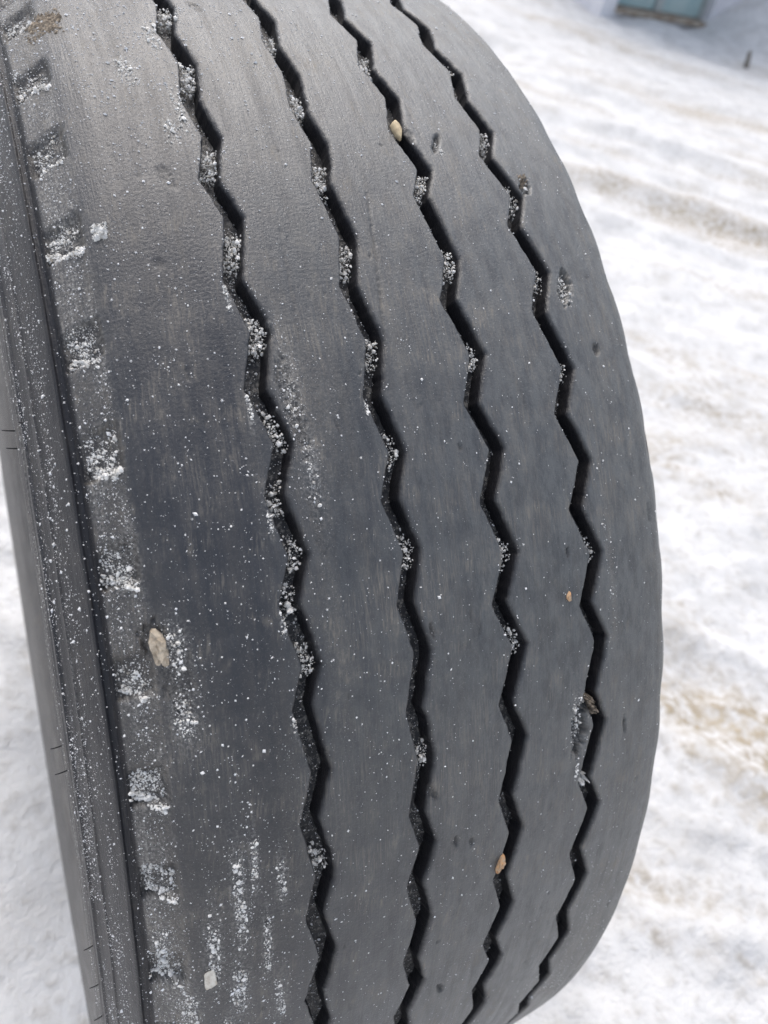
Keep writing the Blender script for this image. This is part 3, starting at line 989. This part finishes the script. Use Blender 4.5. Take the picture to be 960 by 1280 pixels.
for j, (k, t, a) in enumerate(GSNOW):
    p = heap_pts(0, t, GW / 2 + 0.0002, 0.0075 + 0.006 * a, int(360 * a), 0, 0.00036, 0, 800 + j, in_groove=k, fill=GD * (0.45 + 0.5 * a), thr=-0.1)
    o = grain_mesh('groove_snow', p[0], p[1], None, M_CLUMP)
    tag(o, 'grainy snow caught in a bend of the ' + gname[k], 'snow clump', 'snow in tread groove %s' % ['one', 'two', 'three', 'four'][k])

pp = [heap_pts(x, t, hw, hl, n, 0.0007, 0.00026, rng.normal(0, 2), 900 + j, thr=0.12, sc=2.0) for j, (x, t, hw, hl, n) in enumerate(STREAKS)]
o = grain_mesh('rime', np.concatenate([q[0] for q in pp]), np.concatenate([q[1] for q in pp]), None, M_CLUMP)
tag(o, 'white rime crumbs smeared in streaks along the outer rib and groove lips', 'rime', kind='stuff')
crust('dirt_patch', -0.1455, 75.2, 0.010, 0.013, 0.0015, 0.05, M_DIRT, 951, 'tan dried dirt patch on the upper shoulder beside a snowy void', 'dirt')
crust('dirt_clod', -0.1418, 60.1, 0.0036, 0.0048, 0.0022, -0.2, M_CRUST, 952, 'small gritty off-white clod beside the fullest shoulder void', 'dirt')
crust('dirt_clod', 0.0835, 30.9, 0.0034, 0.0085, 0.003, 0.0, M_DIRT, 953, 'reddish brown grit lodged in the groove beside the torn rib edge', 'dirt', in_groove=3, fill=0.007)
crust('dirt_clod', 0.0970, 63.9, 0.0034, 0.0050, 0.002, 0.0, M_DIRT, 954, 'small tan grit patch on a chip beside the outermost groove', 'dirt')
crust('dirt_clod', 0.0, 25.9, GW / 2, 0.004, 0.002, -0.1, M_CRUST, 955, 'pale plug of grit across the outermost groove below the torn rib edge', 'dirt', in_groove=3, fill=0.008)


def pebble(x, th, hw, hl, ht, mat, seed, label, tilt=0.0, sink=0.35, extra=0.0, rough=0.5):
    nu, nv = 28, 18
    v, f = [], []
    for a in range(1, nv):
        ph = math.pi * a / nv
        for b in range(nu):
            la = 2 * math.pi * b / nu
            v.append((math.sin(ph) * math.cos(la), math.sin(ph) * math.sin(la), math.cos(ph)))
    v = np.array(v + [(0, 0, 1), (0, 0, -1)])
    k = 1 + rough * fbm(v[:, 0] * 1.6 + 3 * v[:, 2], v[:, 1] * 1.6 + seed, 3, seed) + 0.4 * rough * fbm(v[:, 0] * 6 + 9 * v[:, 2], v[:, 1] * 6, 2, seed + 3)
    v = np.sign(v) * np.abs(v) ** 0.85 * k[:, None]
    prg = np.random.default_rng(seed)
    for _ in range(9 if rough > 0.2 else 3):          # broken faces
        pn = prg.normal(size=3); pn /= np.linalg.norm(pn)
        ex_ = v @ pn - prg.uniform(0.55, 0.82)
        v = v - np.where(ex_ > 0, ex_ * 0.92, 0)[:, None] * pn
    v = v * np.array([hw, hl, ht]) * 1.12
    for a in range(nv - 2):
        for b in range(nu):
            f.append((a * nu + b, (a + 1) * nu + b, (a + 1) * nu + (b + 1) % nu, a * nu + (b + 1) % nu))
    T, B = len(v) - 2, len(v) - 1
    tri = [(T, b, (b + 1) % nu) for b in range(nu)] + [(B, (nv - 2) * nu + (b + 1) % nu, (nv - 2) * nu + b) for b in range(nu)]
    me = bpy.data.meshes.new('pebble')
    c, s = math.cos(rad(tilt)), math.sin(rad(tilt))
    t = rad(th)
    ex = np.array([1.0, 0, 0])
    et = np.array([0, math.sin(t), math.cos(t)])
    er = np.array([0, -math.cos(t), math.sin(t)])
    u = v[:, 0] * c - v[:, 1] * s
    w = v[:, 0] * s + v[:, 1] * c
    P = u[:, None] * ex + w[:, None] * et + v[:, 2][:, None] * er
    me.from_pydata(P.tolist(), [], f + tri)
    me.polygons.foreach_set('use_smooth', [rough < 0.2] * len(me.polygons))
    me.materials.append(mat)
    o = link(bpy.data.objects.new('pebble', me))
    r = float(R0 - drop(np.array(x)) + extra + ht * (1 - 2 * sink) * 0.5)
    o.location = Vector(to_world(np.array(x), np.array(th), np.array(r))) + HUB
    tag(o, label, 'pebble')


pebble(0.0226, 66.9, 0.0024, 0.0066, 0.0026, M_TAN, 3, 'smooth oval yellowish pebble wedged in the third groove', 4, 0.5, rough=0.12)
pebble(-0.1452, 39.9, 0.0036, 0.0088, 0.0030, M_BEIGE, 8, 'rough beige pebble stuck on the void-lined outer rib', 6, 0.6, -0.001)
pebble(0.0208, 22.5, 0.0024, 0.0070, 0.0026, M_ORANGE, 12, 'orange-tan sliver of stone wedged in the third groove', -20, 0.5)
pebble(0.0658, 38.15, 0.0019, 0.0022, 0.0012, M_ORANGE, 17, 'tiny bright orange crumb on the smooth fourth rib', 0, 0.4)
pebble(-0.1384, 21.15, 0.0030, 0.0075, 0.0026, M_PALE, 23, 'pale cream pebble at the end of a white rime streak', -10, 0.5)


def scatter_grains():
    x = np.concatenate([rng.uniform(-0.170, 0.150, 300000), rng.uniform(-0.1867, -0.170, 90000)])
    n = len(x)
    th = rng.uniform(0, 90, n)
    xm, s = x * 1000, np.radians(th) * R0 * 1000
    st = fbm(xm / 3.5, s / 45, 3, 1001)
    cl = fbm(xm / 9, s / 9, 4, 1005, 0.7)
    den = 0.004 + 0.026 * sstep(0.1, 0.75, st) + 0.012 * sstep(60, -60, xm) + 0.040 * sstep(0.3, 0.8, cl)
    rib1 = sstep(-91, -95, xm) * sstep(-148, -140, xm)
    den = den + rib1 * (0.016 + 0.13 * sstep(0.15, 0.75, cl))
    den = den + 0.26 * sstep(-146, -150, xm) * sstep(-170, -160, xm) * (0.5 + 0.8 * sstep(-0.2, 0.6, st))
    den = den + 0.13 * sstep(-171, -175, xm) * sstep(-0.1, 0.6, fbm(xm / 2.0, s / 50, 3, 1011))
    den = den + 0.34 * sstep(58, 80, th) * sstep(20, -120, xm) * (0.6 + 0.9 * sstep(0, 0.6, cl)) + 0.03 * sstep(60, 80, th)
    for k in range(4):
        g = np.abs(x - groove_x(k, th)) * 1000
        near = np.exp(-((g - 5.2) / 2.2) ** 2)
        inside = g < 4.2
        w = (1.0, 0.75, 0.6, 0.55)[k]
        den = den + w * 0.09 * near * (0.3 + sstep(-0.2, 0.5, cl)) * (0.5 + 0.8 * sstep(20, 70, th))
        den = np.where(inside, 0.12 * w + 0.34 * w * sstep(-0.1, 0.5, cl) * (0.4 + 0.8 * sstep(15, 65, th)), den)
    for cx, ct, a, b, kk in ((-72, 50, 6, 36, 0.20), (-140, 37.5, 9, 26, 0.16), (-125, 22, 14, 50, 0.10), (-150, 20, 12, 40, 0.16), (-142, 60, 8, 9, 0.2),
                             (98, 40, 3, 80, 0.07), (-108, 70, 10, 30, 0.10), (105, 10, 16, 60, 0.05), (-118, 27, 5, 40, 0.14), (70, 30, 4, 14, 0.25), (-12, 53, 6, 40, 0.03), (42, 58, 6, 30, 0.05)):
        den = den + kk * np.exp(-((xm - cx) / a) ** 2 - (np.radians(th - ct) * R0 * 1000 / b) ** 2) * (0.4 + 0.9 * sstep(-0.3, 0.5, st))
    keep = rng.random(n) < den * 1.9
    x, th = x[keep], th[keep]
    n = len(x)
    size = np.clip(np.exp(rng.normal(math.log(0.00017), 0.58, n)), 0.00008, 0.0012)
    r = surf_r(x, th) + size * 0.25
    P = to_world(x, th, r)
    # tangent frames
    t = np.radians(th)
    er = np.stack([0 * t, -np.cos(t), np.sin(t)], -1)
    et = np.stack([0 * t, np.sin(t), np.cos(t)], -1)
    ex = np.repeat([[1.0, 0, 0]], n, 0)
    an = rng.uniform(0, 6.28, n)
    e1 = ex * np.cos(an)[:, None] + et * np.sin(an)[:, None]
    e2 = -ex * np.sin(an)[:, None] + et * np.cos(an)[:, None]
    a = size * rng.uniform(0.7, 1.6, n)
    b = size * rng.uniform(0.6, 1.1, n)
    c = size * rng.uniform(0.5, 0.9, n)
    V = np.stack([P + e1 * a[:, None], P + e2 * b[:, None], P - e1 * a[:, None] * 0.8, P - e2 * b[:, None], P + er * c[:, None], P - er * c[:, None]], 1)
    F = np.array([(0, 1, 4), (1, 2, 4), (2, 3, 4), (3, 0, 4), (1, 0, 5), (2, 1, 5), (3, 2, 5), (0, 3, 5)])
    F = (np.arange(n)[:, None, None] * 6 + F[None]).reshape(-1, 3)
    o = mesh_obj('snow_grains', V.reshape(-1, 3) + np.array(HUB), F, M_GRAIN, smooth=False)
    tag(o, 'fine white snow grains sprinkled over the black tread', 'snow', kind='stuff')


scatter_grains()


def scatter_flakes():
    vs, fs = [], []
    base = 0
    spots = [(-0.115, 56.7, 1.0), (-0.104, 50.9, 1.0), (-0.107, 53.0, 0.8), (-0.1205, 33.0, 1.1), (-0.052, 49.5, 0.9), (-0.125, 45.5, 0.8), (-0.098, 48.0, 0.8)]
    for _ in range(60):
        spots.append((rng.uniform(-0.145, 0.12) if rng.random() < 0.4 else rng.uniform(-0.145, -0.03), rng.uniform(18, 74), rng.uniform(0.5, 1.0)))
    for x, th, sc in spots:
        if min(abs(x - float(groove_x(k, th))) for k in range(4)) < 0.0065:
            continue
        r = float(surf_r(np.array([x]), np.array([th]))[0]) + 0.00028
        P = to_world(np.array(x), np.array(th), np.array(r))
        t = rad(th)
        ex = np.array([1.0, 0, 0]); et = np.array([0, math.sin(t), math.cos(t)]); er = np.array([0, -math.cos(t), math.sin(t)])
        a0 = rng.uniform(0, 1)
        for k in range(6):
            a = a0 + k * math.pi / 3
            d = ex * math.cos(a) + et * math.sin(a)
            e = -ex * math.sin(a) + et * math.cos(a)
            ln, wd, hh = 0.0011 * sc * rng.uniform(0.75, 1.1), 0.00018 * sc, 0.00022
            vs += [P + e * wd, P - e * wd, P + d * ln, P + er * hh, P - er * 0.0003]
            fs += [(base, base + 2, base + 3), (base + 2, base + 1, base + 3), (base + 1, base, base + 3), (base + 2, base, base + 4), (base + 1, base + 2, base + 4), (base, base + 1, base + 4)]
            base += 5
    o = mesh_obj('snow_flakes', np.array(vs) + np.array(HUB), fs, M_GRAIN, smooth=False)
    tag(o, 'loose star-shaped snow flakes lying on the smooth ribs', 'snow', kind='stuff')


scatter_flakes()
